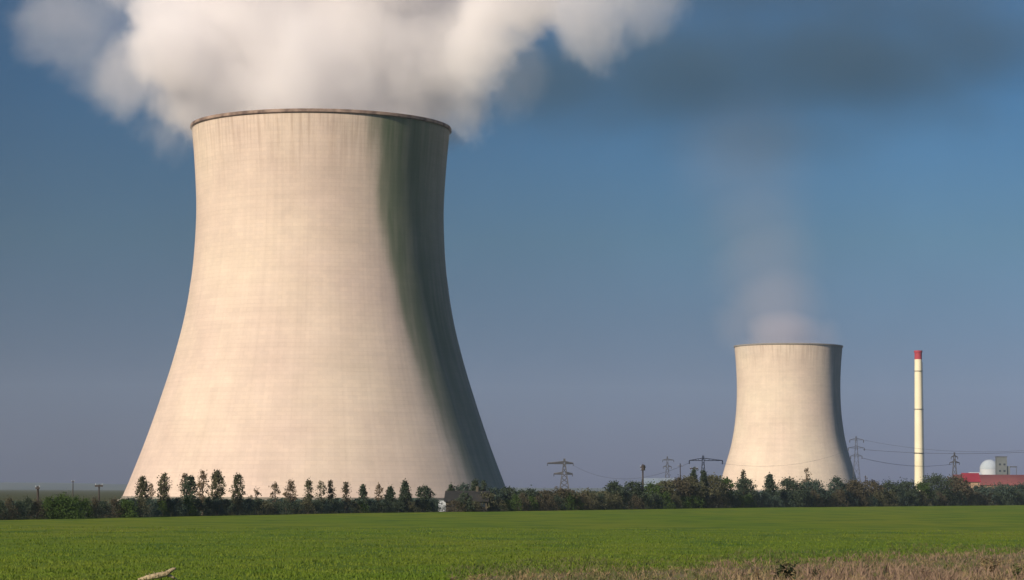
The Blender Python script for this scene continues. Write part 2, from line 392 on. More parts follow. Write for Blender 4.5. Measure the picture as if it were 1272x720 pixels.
# farmhouse at the foot of the big tower
FD = edge_d(570)+9; k_ = FD/F
fh = empty('farmhouse', (gx(554, FD), FD, 0), R(-4)); tag(fh, 'low farmhouse with a dark roof and one white gable among dark trees', 'house')
M_wallb = mat('old_brick_render', (.075, .065, .05), .9, (.055, .05, .038), .5)
M_tile = mat('dark_roof_tiles', (.022, .024, .025), .9, (.034, .033, .032), .6, spec=.1)
hh, hr, Lx, Wy = 2.6, 4.8, 9.5, 6.0
a = MB(); a.add([(0, 0, 0), (Lx, 0, 0), (Lx, Wy, 0), (0, Wy, 0), (0, 0, hh), (Lx, 0, hh), (Lx, Wy, hh), (0, Wy, hh), (0, Wy/2, hr-.15), (Lx, Wy/2, hr-.15)],
      [(0, 1, 5, 4), (2, 3, 7, 6), (0, 4, 8, 7, 3), (1, 2, 6, 9, 5)]); a.build('wall', M_wallb, fh)
a = MB(); e = .45; top = [(-e, -e, hh-.15), (Lx+e, -e, hh-.15), (Lx+e, Wy/2, hr), (-e, Wy/2, hr), (Lx+e, Wy+e, hh-.15), (-e, Wy+e, hh-.15)]
bot = [(x, y, z-.18) for x, y, z in top]
a.add(top+bot, [(0, 1, 2, 3), (3, 2, 4, 5), (7, 6, 9, 8), (8, 9, 11, 10), (0, 6, 7, 1), (1, 7, 8, 2), (2, 8, 10, 4), (4, 10, 11, 5), (5, 11, 9, 3), (3, 9, 6, 0)])
rf = a.build('roof', M_tile, fh)
a = MB(); a.box((7, Wy/2, hr+.4), (.6, .6, 1.3)); a.build('chimney_stack', M_wallb, rf)
a = MB(); a.box((-.9, 1.2, 1.25), (1.7, 2.2, 2.5)); a.build('white_porch', M_white, fh)
for x in (1.6, 4.4, 8.6):
    a = MB(); a.box((x, -.03, 1.6), (1.0, .12, 1.1)); a.build('window', M_glass, fh)
a = MB(); a.box((6.4, -.03, 1.05), (1.0, .14, 2.1)); a.build('door', M_tile, fh)

# ------------------------------------------------------------------ pylons, poles, wires
def pylon(px, ytop, D, label, arms, wbase=5.0, rr=.16, yaw=0.):
    """arms: (photo row, left reach px, right reach px)"""
    k_ = D/F; hz = horizon(px); Hh = (hz-ytop)*k_+CAMZ
    r = empty('pylon', (gx(px, D), D, 0), yaw); tag(r, label, 'pylon', 'lattice pylons')
    a = MB(); n = 8
    def wd(z): return wbase/2*(1-z/Hh)**1.15+.35
    zs = [Hh*(1-(1-i/n)**1.0) for i in range(n+1)]
    for i in range(n):
        z0, z1 = zs[i], zs[i+1]; w0, w1 = wd(z0), wd(z1)
        for (sx, sy) in ((1, 1), (1, -1), (-1, -1), (-1, 1)):
            a.bar((sx*w0, sy*w0, z0), (sx*w1, sy*w1, z1), rr, n=4)
        for (p, q) in (((1, 1), (1, -1)), ((1, -1), (-1, -1)), ((-1, -1), (-1, 1)), ((-1, 1), (1, 1))):
            a.bar((p[0]*w0, p[1]*w0, z0), (q[0]*w1, q[1]*w1, z1), rr*.6, n=3); a.bar((q[0]*w0, q[1]*w0, z0), (p[0]*w1, p[1]*w1, z1), rr*.6, n=3)
    a.build('lattice_mast', M_steel, r)
    tips = []
    for row, lft, rgt in arms:
        z = (hz-row)*k_+CAMZ; wz = wd(min(z, Hh*.98)); a = MB()
        for s, reach in ((-1, lft*k_), (1, rgt*k_)):
            if reach <= 0: continue
            for sy in (-1, 1):
                a.bar((s*wz*.5, sy*wz, z), (s*reach, 0, z+.1), rr*1.2, n=4); a.bar((s*wz*.5, sy*wz, z+1.3), (s*reach, 0, z+.1), rr*1.2, n=4)
            nb = 5
            for i in range(nb):
                u = i/nb; a.bar((s*(wz*.5+(reach-wz*.5)*u), 0, z), (s*(wz*.5+(reach-wz*.5)*(u+.5/nb*2)), 0, z+1.3*(1-u)), rr*.7, n=3)
            tips.append(((s*reach), z))
        a.build('crossarm', M_steel, r)
        for s, reach in ((-1, lft*k_), (1, rgt*k_)):
            if reach > 0:
                a = MB(); a.bar((s*reach, 0, z+.1), (s*reach, 0, z-1.8), .22, n=5)
                for q in range(4): a.bar((s*reach, 0, z-.3-.4*q), (s*reach, 0, z-.4-.4*q), .4, n=6)
                a.build('insulator', M_steel, r)
    return r, tips
pa, ta = pylon(701, 569, 1800, 'dark lattice pylon with two wide arms between the two cooling towers', [(575, 21, 11), (588, 13, 10)], 7.5, .45)
pb, tb_ = pylon(829, 566, 2300, 'thin faint lattice pylon above the shrubs just right of the thick wooden pole', [(571, 6, 8), (579, 5, 5)], 6, .2)
pc, tc_ = pylon(873.5, 565, 1300, 'dark narrow pylon with a long side arm, left of the smaller cooling tower', [(571.5, 17, 24)], 3.4, .13)
pe, te = pylon(1064, 541, 1700, 'tall faint pylon standing at the right foot of the smaller cooling tower', [(546, 8, 9), (556, 10, 10), (566, 7, 7)], 6, .09)
pf, tf = pylon(1186, 561, 2000, 'slim grey pylon between the chimney and the red halls', [(567, 4, 4), (574, 6, 6)], 6, .2)
pg, tg = pylon(1330, 548, 1500, 'pylon beyond the right edge carrying the same wires', [(553, 10, 10)], 6, .13)
bpy.data.objects.remove(pg.children[0]) if False else None
M_wire = mat('wire_metal', (.05, .05, .055), .5)
def wire(name, A, B, sag, r, label):
    pts = []
    for i in range(17):
        u = i/16; p = A.lerp(B, u); p.z -= sag*4*u*(1-u); pts.append(p)
    a = MB(); a.path([p-A for p in pts], r, 4); o = a.build(name, M_wire, loc=A); tag(o, label, 'power line', 'overhead wires'); return o
def wpt(px, py, D): return pt(px, py, D)
wire('power_line', wpt(1072, 557.5, 1700), wpt(1320, 558, 1500), 2.5, .10, 'uppermost overhead wire running right from the faint tall pylon past the chimney')
wire('power_line', wpt(1074, 546, 1700), wpt(1320, 554.5, 1500), 5.0, .07, 'thin overhead wire starting at the top arm of the faint tall pylon')
wire('power_line', wpt(1071, 568, 1700), wpt(1192, 574, 2000), 4.0, .12, 'low overhead wire between the faint tall pylon and the slim grey pylon')
wire('power_line', wpt(897.5, 575, 1300), wpt(1054, 558, 1700), 5, .045, 'overhead wire crossing in front of the smaller cooling tower')
wire('power_line', wpt(712, 577, 1800), wpt(856.5, 574, 1300), 9, .07, 'overhead wire between the two wide armed pylon and the dark narrow pylon')

M_wood = mat('tarred_wood', (.035, .03, .028), .85, (.055, .045, .04), 1.0)
def pole(px, ytop, D, label, rad=.22, arms=(), kind='utility_pole'):
    k_ = D/F; hz = horizon(px); Hh = (hz-ytop)*k_+CAMZ
    r = empty(kind, (gx(px, D), D, 0)); tag(r, label, 'pole', 'wooden poles')
    a = MB(); a.path([(0, 0, 0), (.03, 0, Hh*.5), (0, 0, Hh)], [rad*1.15, rad, rad*.8], 8); a.build('post', M_wood, r)
    for dz, half, th in arms:
        a = MB(); a.box((0, -.05-rad, Hh-dz), (2*half, .16, th)); a.build('crossarm', M_wood, r)
        for s in (-1, 1):
            a = MB(); a.lathe([(.03, 0), (.09, .05), (.05, .12), (.09, .2), (.04, .3)], 8); a.build('insulator', M_white, r, loc=(s*half*.85, -.05-rad, Hh-dz+th/2))
    return r
p1 = pole(798.5, 576, 690, 'thick dark wooden pole with a bulky head standing in front of the shrubs', .26, [(.8, .75, .3), (1.6, .6, .2)])
a = MB(); a.lathe([(.0, 0), (.45, .05), (.5, .2), (.5, 1.3), (.4, 1.5), (0, 1.55)], 12); a.build('transformer', M_wood, p1, loc=(.1, -.5, (608.7-576)*690/F+5-1.7))
pole(845, 575, 900, 'slender pole rising from the shrubs left of the dark narrow pylon', .2, [(.9, .9, .16)])
pole(47, 603, 425, 'stout dark post at the far left of the hedge', .24, [(.35, .35, .3)])
pole(123, 601, 455, 'dark pole with a short crossbar left of the large cooling tower', .17, [(.25, .7, .3)])
pole(90.5, 596, 560, 'slim pole behind the green bush at the left', .12, [(.3, .3, .12)])
pole(862, 580, 800, 'short pole with a wide dark head beside the dark narrow pylon', .2, [(.3, 1.3, .35)])
pole(1075, 590, 980, 'small pole above the brown bush right of the smaller cooling tower', .2, [(.5, .5, .2)])

# ------------------------------------------------------------------ trees
LM = {
 'dark': leaf_mat('dark_leaves', (.034, .054, .038), (.066, .090, .056)),
 'olive': leaf_mat('olive_leaves', (.070, .076, .044), (.120, .118, .068)),
 'green': leaf_mat('green_leaves', (.038, .072, .018), (.065, .11, .026)),
 'brown': leaf_mat('russet_leaves', (.072, .066, .044), (.098, .086, .056)),
 'pale': leaf_mat('budding_leaves', (.15, .115, .075), (.20, .155, .10)),
 'teal': leaf_mat('bluish_leaves', (.04, .066, .055), (.065, .098, .076)),
}
M_bark = mat('bark', (.05, .04, .03), .9, (.08, .065, .05), 3)
def crown_mb(kind, h, w, seed, nleaf, leaf):
    """clumps of leaf cards through an uneven envelope; height h above ground"""
    r = random.Random(seed); a = MB(); z0 = {'poplar': .10, 'round': .14, 'cone': .06, 'bush': .0, 'spire': .05, 'thin': .12}[kind]*h
    def env(u, th):
        if kind == 'poplar': e = math.sin(math.pi*min(1, (u*.92+.08)))**.4*(1-.12*u)
        elif kind == 'spire': e = (1-u)**.5*min(1, u*6+.4)*.95
        elif kind == 'thin': e = math.sin(math.pi*min(1, u*.9+.08))**.6
        elif kind == 'round': e = math.sqrt(max(0, 1-(2*u-1)**2))**.8
        elif kind == 'cone': e = (1-u)**.75*min(1, u*5+.5)
        else: e = math.sqrt(max(0, 1-u*u))
        return max(.04, e)*(1+.38*noise.noise(Vector((math.cos(th)*1.3, math.sin(th)*1.3, u*4+seed*3.1)))+.2*noise.noise(Vector((math.cos(th)*4, math.sin(th)*4, u*11+seed))))
    ncl = max(14, nleaf//9); cls = []
    for _ in range(ncl):
        u = r.random()**(.9 if kind in ('cone', 'bush') else 1); th = r.random()*2*math.pi; q = r.random()**.45
        e = env(u, th)*w/2*q
        cls.append(Vector((e*math.cos(th), e*math.sin(th), z0+u*(h-z0)*.97)))
    cr_ = max(leaf*1.1, w*.10)
    for c in cls:
        n = int(16*r.uniform(.5, 1.5)); rc = cr_*r.uniform(.6, 1.5)
        for _ in range(n):
            p = c+Vector((r.gauss(0, .5)*rc, r.gauss(0, .5)*rc, r.gauss(0, .55)*rc))
            if p.z < .05: p.z = .05+r.random()*.3
            u = Vector((r.gauss(0, 1), r.gauss(0, 1), r.gauss(0, 1))).normalized()
            v = u.cross(Vector((r.gauss(0, 1), r.gauss(0, 1), r.gauss(0, 1)))).normalized()
            s = leaf*r.uniform(.55, 1.25)
            a.add([p-u*s*.5, p+v*s*.32, p+u*s*.5, p-v*s*.32], [(0, 1, 2, 3)])
    return a, cls
def wood_mb(kind, h, w, cls, seed):
    r = random.Random(seed+99); a = MB(); hh = h*(.9 if kind != 'bush' else .5); rt = max(.05, h*.022)
    pts = [Vector((r.gauss(0, .02)*h*(i/5), r.gauss(0, .02)*h*(i/5), hh*i/5)) for i in range(6)]
    a.path(pts, [rt*(1-.14*i)*(1.35 if i == 0 else 1) for i in range(6)], 7)
    for c in r.sample(cls, min(len(cls), 12 if kind != 'bush' else 7)):
        z = max(h*.05, c.z*.72); i = min(4, int(z/hh*5)); base = pts[i].lerp(pts[i+1], min(1, z/hh*5-i))
        mid = base.lerp(c, .5)+Vector((0, 0, .03*h))
        a.path([base, mid, c], [rt*.42, rt*.25, rt*.1], 4)
    return a
NAME = {'poplar': 'poplar_tree', 'round': 'broadleaf_tree', 'cone': 'conifer_tree', 'bush': 'bush', 'spire': 'conifer_tree', 'thin': 'poplar_tree'}
def tree(kind, px, ytop, wpx, lm, label, back=5., dens=1., group=None, D=None, leaf=None):
    D = D or edge_d(px)+back; k_ = D/F; h = max(.6, (horizon(px)-ytop)*k_+CAMZ); wd = wpx*k_*(1.12 if kind == 'poplar' else 1.05 if (900 < px < 970) else 1.3)
    seed = int(px*7+ytop); leaf = leaf or max(.2, min(.7, k_*2.2))
    area = h*wd/(leaf*leaf)
    nl = int(min(4200, max(420, area*(9 if kind not in ('thin',) else 7)))*dens)
    a, cls = crown_mb(kind, h, wd, seed, nl, leaf)
    r = empty(NAME[kind], (gx(px, D), D, 0)); tag(r, label, 'bush' if kind == 'bush' else 'tree', group)
    a.build('crown' if kind != 'bush' else 'foliage', LM[lm], r)
    wood_mb(kind, h, wd, cls, seed).build('trunk' if kind != 'bush' else 'stem', M_bark, r)
    return r
G1 = 'trees in front of the large cooling tower'
T = [
 ('poplar', 177, 591, 15, 'olive', 'bushy dark poplar closest to the left foot of the large tower', 8, 1.),
 ('thin', 187.5, 600, 8, 'pale', 'small sparse poplar second from the left foot of the large tower', 12, .45),
 ('poplar', 203.5, 586.5, 15, 'olive', 'brownish poplar standing alone left of the four tallest ones', 8, .8),
 ('thin', 229.5, 587, 11, 'pale', 'sparse pale poplar at the left of the tallest clump', 12, .5),
 ('poplar', 236, 590, 19, 'dark', 'broad dark poplar at the left of the tallest clump', 6, 1.),
 ('thin', 252, 583, 12, 'pale', 'tall sparse russet poplar in the middle of the tallest clump', 12, .7),
 ('poplar', 270, 583.5, 18, 'olive', 'tallest thick poplar, right one of the tallest clump', 6, 1.),
 ('poplar', 295.5, 588.5, 15, 'olive', 'single full poplar right of the tallest clump', 6, 1.),
 ('thin', 318, 606, 10, 'pale', 'barely leafed low tree between the single full poplar and the pale ones', 14, .25),
 ('thin', 341.5, 599, 9, 'pale', 'thin pale poplar left of the fuller pale one', 10, .5),
 ('poplar', 361, 595, 14, 'pale', 'fuller pale poplar before the middle of the large tower', 10, .6),
 ('poplar', 383, 596, 10, 'olive', 'narrow olive poplar right of the fuller pale one', 8, .9),
 ('thin', 399.5, 597, 10, 'olive', 'loose leaning poplar left of the thin dark column tree', 8, .6),
 ('thin', 410.5, 596, 5.5, 'brown', 'very thin dark column tree', 6, 1.4),
 ('thin', 430.5, 599, 7, 'brown', 'thin reddish poplar in the gap right of the dark column tree', 6, 1.1),
 ('poplar', 451.5, 599.5, 10, 'dark', 'narrow dark poplar left of the pale thin one by the dark conifers', 6, 1.),
 ('thin', 471, 600, 7, 'pale', 'pale thin poplar just left of the dark conifers', 9, .6),
 ('cone', 485, 604, 17, 'dark', 'squat dark conifer, left one of the three', 6, 1.2),
 ('cone', 503, 597.5, 19, 'dark', 'tallest dark conifer, middle one of the three', 6, 1.3),
 ('round', 527, 603.5, 17, 'dark', 'dark rounded tree left of the farmhouse', 8, 1.2),
 ('cone', 560, 602, 13, 'dark', 'pointed dark tree rising behind the white gable', 22, 1.2),
 ('round', 574, 601, 20, 'teal', 'grey green tree behind the farmhouse roof', 26, .8),
 ('cone', 590, 597, 22, 'dark', 'large dark conifer right of the farmhouse roof', 9, 1.3),
 ('spire', 600.5, 597, 9, 'dark', 'narrow spire tree beside the large dark conifer', 9, 1.2),
 ('round', 614, 606, 20, 'teal', 'bluish tree before the shaded foot of the large tower', 16, .9),
 ('round', 633, 606, 22, 'dark', 'dark spreading tree at the right foot of the large tower', 12, 1.1),
]
for kd, px, yt, wp, lm, lab, bk, dn in T: tree(kd, px, yt, wp, lm, lab, bk, dn, G1)
tree('bush', 78, 616, 40, 'green', 'broad fresh green bush between stout post and crossbar pole', 1, 1.)
tree('bush', 160, 622, 22, 'green', 'bright green bush in front of the left foot of the large tower', 0, 1.)
tree('round', 578, 612, 16, 'dark', 'small dark tree standing before the farmhouse wall', -3, 1., G1)
tree('round', 603, 611, 18, 'olive', 'small olive tree at the right end of the farmhouse', -2, 1., G1)
G2 = 'trees between the two cooling towers'
T = [
 ('round', 655, 607.5, 26, 'dark', 'low dark tree just right of the large tower', 12, 1.1),
 ('round', 676, 609, 22, 'brown', 'left russet tree below the two armed pylon', 10, 1.),
 ('round', 695, 606.5, 20, 'brown', 'russet tree directly under the two armed pylon', 10, 1.),
 ('round', 709, 607, 18, 'brown', 'right russet tree below the two armed pylon', 8, 1.),
 ('bush', 728, 610, 30, 'olive', 'low olive thicket right of the russet trees', 10, 1.),
 ('bush', 748, 610, 26, 'olive', 'low olive thicket left of the first round dark tree', 12, 1.),
 ('round', 763, 598.5, 18, 'dark', 'round dark tree standing free, left of its wider neighbour', 6, 1.2),
 ('round', 787, 598.5, 24, 'dark', 'wide round dark tree left of the thick wooden pole', 8, 1.2),
 ('round', 810, 601, 24, 'green', 'green tree just right of the thick wooden pole', 14, 1.),
 ('round', 826, 597, 24, 'olive', 'olive tree in front of the thin faint pylon', 14, 1.),
 ('round', 843, 594, 26, 'brown', 'brownish tree around the slender pole', 12, 1.),
 ('cone', 862, 583.5, 20, 'dark', 'dark pointed tree left of the dark narrow pylon', 10, 1.1),
 ('round', 858, 592, 26, 'olive', 'olive tree at the foot of the dark pointed tree', 8, 1.),
 ('spire', 874, 584, 12, 'dark', 'narrow dark tree at the foot of the dark narrow pylon', 8, 1.2),
 ('round', 886, 591, 28, 'olive', 'broad olive tree right of the dark narrow pylon', 12, 1.),
 ('round', 902, 593, 20, 'green', 'yellowish green tree at the left foot of the smaller tower', 8, 1.),
]
for kd, px, yt, wp, lm, lab, bk, dn in T: tree(kd, px, yt, wp, lm, lab, bk, dn, G2)
G3 = 'trees in front of the smaller cooling tower and right of it'
T = [
 ('spire', 923.5, 584, 10, 'brown', 'slim pointed tree in front of the left part of the smaller tower', 20, .9),
 ('round', 925, 594, 27, 'dark', 'dark rounded tree under the slim pointed one', 10, 1.2),
 ('cone', 956, 588.5, 24, 'dark', 'pyramid shaped dark tree in front of the smaller tower', 10, 1.25),
 ('round', 980, 596, 30, 'dark', 'wide dark tree right of the pyramid shaped one', 10, 1.1),
 ('thin', 1002, 581, 10, 'pale', 'tall bare see-through tree before the smaller tower', 20, .3),
 ('round', 1010, 597.5, 32, 'teal', 'wide bluish tree in front of the smaller tower', 10, 1.1),
 ('round', 1040, 592.5, 18, 'teal', 'bluish tree at the right side of the smaller tower', 10, 1.1),
 ('round', 1060, 597, 26, 'brown', 'russet tree right of the smaller tower', 10, 1.),
 ('round', 1083, 598, 26, 'brown', 'second russet tree right of the smaller tower, a little lower', 12, 1.),
 ('round', 1105, 599, 26, 'dark', 'dark tree halfway between the smaller tower and the chimney', 12, 1.1),
 ('round', 1127, 597, 22, 'dark', 'dark tree at the left foot of the chimney', 10, 1.1),
 ('round', 1145, 600, 20, 'green', 'greenish tree right at the chimney foot', 8, 1.),
 ('round', 1163, 591, 32, 'dark', 'high dark tree right of the chimney foot', 12, 1.1),
 ('round', 1188, 593, 30, 'brown', 'brown dark tree left of the red halls', 10, 1.1),
 ('round', 1218, 604, 26, 'teal', 'low bluish tree in front of the crimson roof', 10, 1.),
 ('round', 1243, 602, 30, 'teal', 'wide bluish tree in front of the long red roof', 12, 1.),
 ('round', 1268, 602, 26, 'teal', 'bluish tree at the right edge of the view', 10, 1.),
]
for kd, px, yt, wp, lm, lab, bk, dn in T: tree(kd, px, yt, wp, lm, lab, bk, dn, G3)
# hedge: individual bushes along the far side of the field
protos = {}
def bush_proto(lm, i):
    a, cls = crown_mb('bush', 4.6, 7.0, 500+i, 1500, .34)
    r = empty('bush', (0, 0, 0)); a.build('foliage', LM[lm], r); wood_mb('bush', 4.6, 7.0, cls, 500+i).build('stem', M_bark, r)
    r['used'] = 0; return r
def dup(r):
    c = r.copy(); C.objects.link(c)
    for ch_ in r.children:
        d = ch_.copy(); C.objects.link(d); d.parent = c
    return c
for lm in ('dark', 'olive', 'green', 'brown', 'teal'):
    protos[lm] = [bush_proto(lm, i+len(protos)*3) for i in range(2)]
used = set()
def seg(px):
    for lim, txt in ((150, 'left of the large tower'), (240, 'under the first poplars'), (320, 'under the tallest poplars'), (420, 'below the middle of the large tower'), (540, 'near the dark conifers'),
                     (640, 'by the farmhouse'), (780, 'below the two armed pylon'), (900, 'around the poles between the towers'), (1070, 'below the smaller tower'), (1180, 'below the chimney'), (1400, 'below the red halls')):
        if px < lim: return txt
COLN = {'dark': 'dark', 'olive': 'olive', 'green': 'fresh green', 'brown': 'russet', 'teal': 'bluish'}
px = -30.
while px < 1300:
    hz = horizon(px)
    if px < 150: top, pal = 620, ['dark', 'dark', 'green', 'brown']
    elif px < 330: top, pal = 619.5, ['dark', 'teal', 'olive', 'green']
    elif px < 545: top, pal = 620, ['dark', 'teal', 'olive', 'green']
    elif px < 640: top, pal = 620, ['olive', 'brown', 'green']
    elif px < 900: top, pal = 613, ['olive', 'brown', 'dark', 'green']
    elif px < 975: top, pal = 613, ['dark', 'teal', 'green']
    else: top, pal = 609, ['dark', 'teal', 'olive', 'brown']
    top += rnd.uniform(-2, 3)
    if 546 < px < 562: top = 630
    elif 562 <= px < 610: top = 621
    if 541 < px < 564: px += 6; continue
    lm = rnd.choice(pal)
    if 55 < px < 102: lm = 'green'; top = 617
    pr = rnd.choice(protos[lm]); o = pr if pr.name not in used else dup(pr); used.add(pr.name)
    D = edge_d(px)+rnd.uniform(1.5, 5)
    if 546 < px < 610: D = edge_d(px)+.5
    k_ = D/F; h = (hz-top)*k_+CAMZ; wpx = rnd.uniform(19, 30)
    o.location = (gx(px, D), D, -.1); o.rotation_euler = (0, 0, rnd.uniform(0, 6.28)); sc = wpx*k_/7.0
    o.scale = (sc, sc, h/4.6)
    tag(o, '%s bush in the low hedge %s' % (COLN[lm], seg(px)), 'bush', '%s hedge bushes %s' % (COLN[lm], seg(px)))
    px += wpx*.48
for ps in protos.values():
    for p in ps:
        if p.name not in used:
            for c in list(p.children): bpy.data.objects.remove(c)
            bpy.data.objects.remove(p)
for o in C.objects:
    if 'used' in o: del o['used']
# far wood closing the gap behind the hedge
far_ = MB(); r = random.Random(5)
for i in range(26000):
    px = r.uniform(-60, 1340); D = edge_d(px)+r.uniform(30, 75); k_ = D/F
    top = (610 if px > 640 else 620)+3*noise.noise(Vector((px*.03, 0, 0)))+2*noise.noise(Vector((px*.12, 5, 0)))
    if px < 150: top = 623
    h = max(1.5, (horizon(px)-top)*k_+CAMZ); z = h*r.random()**.7
    p = Vector((gx(px, D), D, z)); u = Vector((r.gauss(0, 1), r.gauss(0, 1), r.gauss(0, 1))).normalized()
    v = u.cross(Vector((r.gauss(0, 1), r.gauss(0, 1), r.gauss(0, 1)))).normalized(); s = .9
    far_.add([p-u*s*.5, p+v*s*.4, p+u*s*.5, p-v*s*.4], [(0, 1, 2, 3)])
tag(far_.build('undergrowth', LM['teal']), 'dense dark undergrowth filling in behind the hedge', 'undergrowth', kind='stuff')

# ------------------------------------------------------------------ crop and near weeds
M_blade = leaf_mat('crop_blades', (.10, .165, .014), (.155, .20, .022), .12)
M_blade2 = leaf_mat('weed_blades', (.10, .13, .035), (.15, .145, .06), .5)
M_straw = leaf_mat('straw', (.34, .26, .14), (.24, .17, .09), .6)
M_straw2 = leaf_mat('pinkish_straw', (.28, .20, .14), (.21, .14, .10), .6)
def blades(n, ymin, ymax, hgt, wid, seed, ok, lean=.35, per=3, pxr=(-60, 1340)):
    r = random.Random(seed); a = MB()
    for _ in range(n):
        py = None
        # even cover in the picture's rows, thinning with distance
        Y = 1/(1/ymax+(1/ymin-1/ymax)*r.random()); px = r.uniform(*pxr); x = gx(px, Y)
        if not ok(px, x, Y): continue
        cl = .7+.6*noise.noise(Vector((x*.25, Y*.12, seed)))
        for _ in range(per):
            h = hgt*r.uniform(.5, 1.2)*cl*1.2; b = Vector((x+r.gauss(0, .15), Y+r.gauss(0, .15), .02)); th = r.random()*6.28
            wv = Vector((math.cos(th), math.sin(th), 0))*wid*r.uniform(.6, 1.3); dl = Vector((r.gauss(0, lean), r.gauss(0, lean), 1)).normalized()*h
            m = b+dl*.6; t_ = b+dl+Vector((dl.x*.6, dl.y*.6, -h*.05))
            a.add([b-wv, b+wv, m+wv*.8, m-wv*.8, t_], [(0, 1, 2, 3), (3, 2, 4)])
    return a
def verge_y(px):
    for (x0, y0, _), (x1, y1, _) in zip(vb, vb[1:]):
        if x0 <= px <= x1: return y0+(y1-y0)*(px-x0)/(x1-x0)
    return 740 if px < 560 else 680
def rowof(px, Y): return horizon(px)+CAMZ*F/Y
tag(blades(26000, 120, 330, .20, .032, 11, lambda px, x, Y: rowof(px, Y) < verge_y(px)+1).build('crop', M_blade), 'fresh green young crop covering the whole field', 'crop', kind='stuff')
tag(blades(6500, 118, 218, .42, .022, 13, lambda px, x, Y: rowof(px, Y) > verge_y(px)-3+10*noise.noise(Vector((x*.15, Y*.06, 9))), .5, 4).build('dry_grass', M_straw), 'straw coloured dry grass on the near verge at the lower right', 'dry grass', kind='stuff')
tag(blades(5200, 118, 218, .55, .03, 17, lambda px, x, Y: rowof(px, Y) > verge_y(px)-6 and px > 880, .6, 4).build('dry_weeds', M_straw2), 'pinkish brown dead weeds on the near verge at the lower right', 'weeds', kind='stuff')
tag(blades(10000, 118, 240, .40, .03, 19, lambda px, x, Y: rowof(px, Y) > verge_y(px)-14+12*noise.noise(Vector((x*.12, Y*.05, 2))), .5, 4).build('rough_grass', M_blade2), 'rough olive grass fringing the near verge', 'grass', kind='stuff')
tag(blades(2600, 126, 150, .85, .035, 23, lambda px, x, Y: rowof(px, Y) > verge_y(px)-2 and px > 1000, .35, 4).build('tall_dry_weeds', M_straw2), 'tall standing dead weeds at the far right of the near verge', 'weeds', kind='stuff')
tag(blades(1500, 122, 150, .75, .03, 29, lambda px, x, Y: rowof(px, Y) > verge_y(px)-4 and px > 900, .4, 3).build('tall_straw', M_straw), 'pale straw stalks among the dead weeds on the near verge', 'weeds', kind='stuff')
# leafy weeds that stand out singly
def weed(px, py, hpx, wpx, m, label, seed, nl=60, arch=.5):
    b = g0(px, py); D = b.y; k_ = D/F; h = hpx*k_; w_ = wpx*k_; r = random.Random(seed)
    root = empty('weed_plant', (b.x, b.y, 0)); tag(root, label, 'weed', 'single weeds on the near verge')
    st = MB(); lf = MB()
    for i in range(7):
        t_ = Vector((r.uniform(-.5, .5)*w_, r.uniform(-.3, .3)*w_, h*r.uniform(.65, 1))); mid = Vector((t_.x*.35, t_.y*.35, t_.z*.6))
        st.path([(0, 0, 0), mid, t_], [.018, .013, .006], 4)
        for j in range(nl//7):
            u = r.uniform(.25, 1); p = Vector((0, 0, 0)).lerp(t_, u); d = Vector((r.gauss(0, 1), r.gauss(0, 1), r.uniform(-.3, .7))).normalized()
            s = h*r.uniform(.16, .3); v = d.cross(Vector((0, 0, 1))).normalized()*s*.28
            lf.add([p, p+d*s*.5+v, p+d*s+Vector((0, 0, -s*arch*.4)), p+d*s*.5-v], [(0, 1, 2, 3)])
    st.build('stem', m, root); lf.build('leaves', m, root)
M_dkweed = leaf_mat('dark_weed_leaves', (.018, .032, .012), (.035, .055, .02), 3)
weed(977, 723, 31, 28, M_dkweed, 'dark green leafy weed standing highest on the verge', 1, 90)
weed(964, 722, 19, 14, M_dkweed, 'smaller dark weed left of the highest dark one', 2)
weed(1013, 722, 20, 9, M_dkweed, 'narrow dark weed right of the highest dark one', 3)
weed(942, 724, 18, 12, M_straw, 'orange brown dead weed left of the dark weeds', 4)
weed(1262, 723, 26, 18, M_blade2, 'yellow green weed at the lower right corner', 5)
weed(1232, 715, 26, 30, M_straw, 'bushy straw coloured weed near the right edge', 6, 120)
weed(1152, 722, 22, 20, M_straw2, 'brown weed in the middle of the dry verge', 7)
weed(590, 724, 14, 30, M_straw, 'low straw coloured weed at the left end of the dry verge', 8)
weed(563, 724, 12, 12, M_straw2, 'small pale dead stalk left of the low straw coloured weed', 9)
weed(655, 724, 12, 22, M_straw, 'flattened tan weed below the middle of the view', 10)
# pale dead branch lying at the lower left
b0 = g0(200, 722); k_ = b0.y/F
br = MB()
br.path([(-1.2, -.2, .08), (-.7, -.1, .22), (-.2, 0, .33), (.25, .05, .42), (.62, .1, .68), (.78, .1, .72)], [.10, .15, .17, .15, .10, .06], 9)
br.path([(.2, .05, .4), (.5, .2, .3), (.9, .3, .05)], [.10, .08, .05], 7)
br.path([(-.7, -.1, .22), (-1.0, .3, .1), (-1.3, .5, .02)], [.09, .06, .03], 6)
for i in range(9):
    u = rnd.uniform(-1, .7); q0 = Vector((u, 0, .3+.25*u)); q1 = q0+Vector((rnd.uniform(-.3, .3), rnd.uniform(-.3, .3), rnd.uniform(.02, .35))); br.path([q0, q0.lerp(q1, .5)+Vector((.04, 0, .03)), q1], [.03, .02, .01], 5)
o = br.build('dead_branch', mat('bleached_wood', (.42, .35, .22), .8, (.22, .17, .10), 5, .8), smooth=True, loc=(b0.x, b0.y, 0)); tag(o, 'pale bleached dead branch lying in the green crop at the lower left', 'branch')

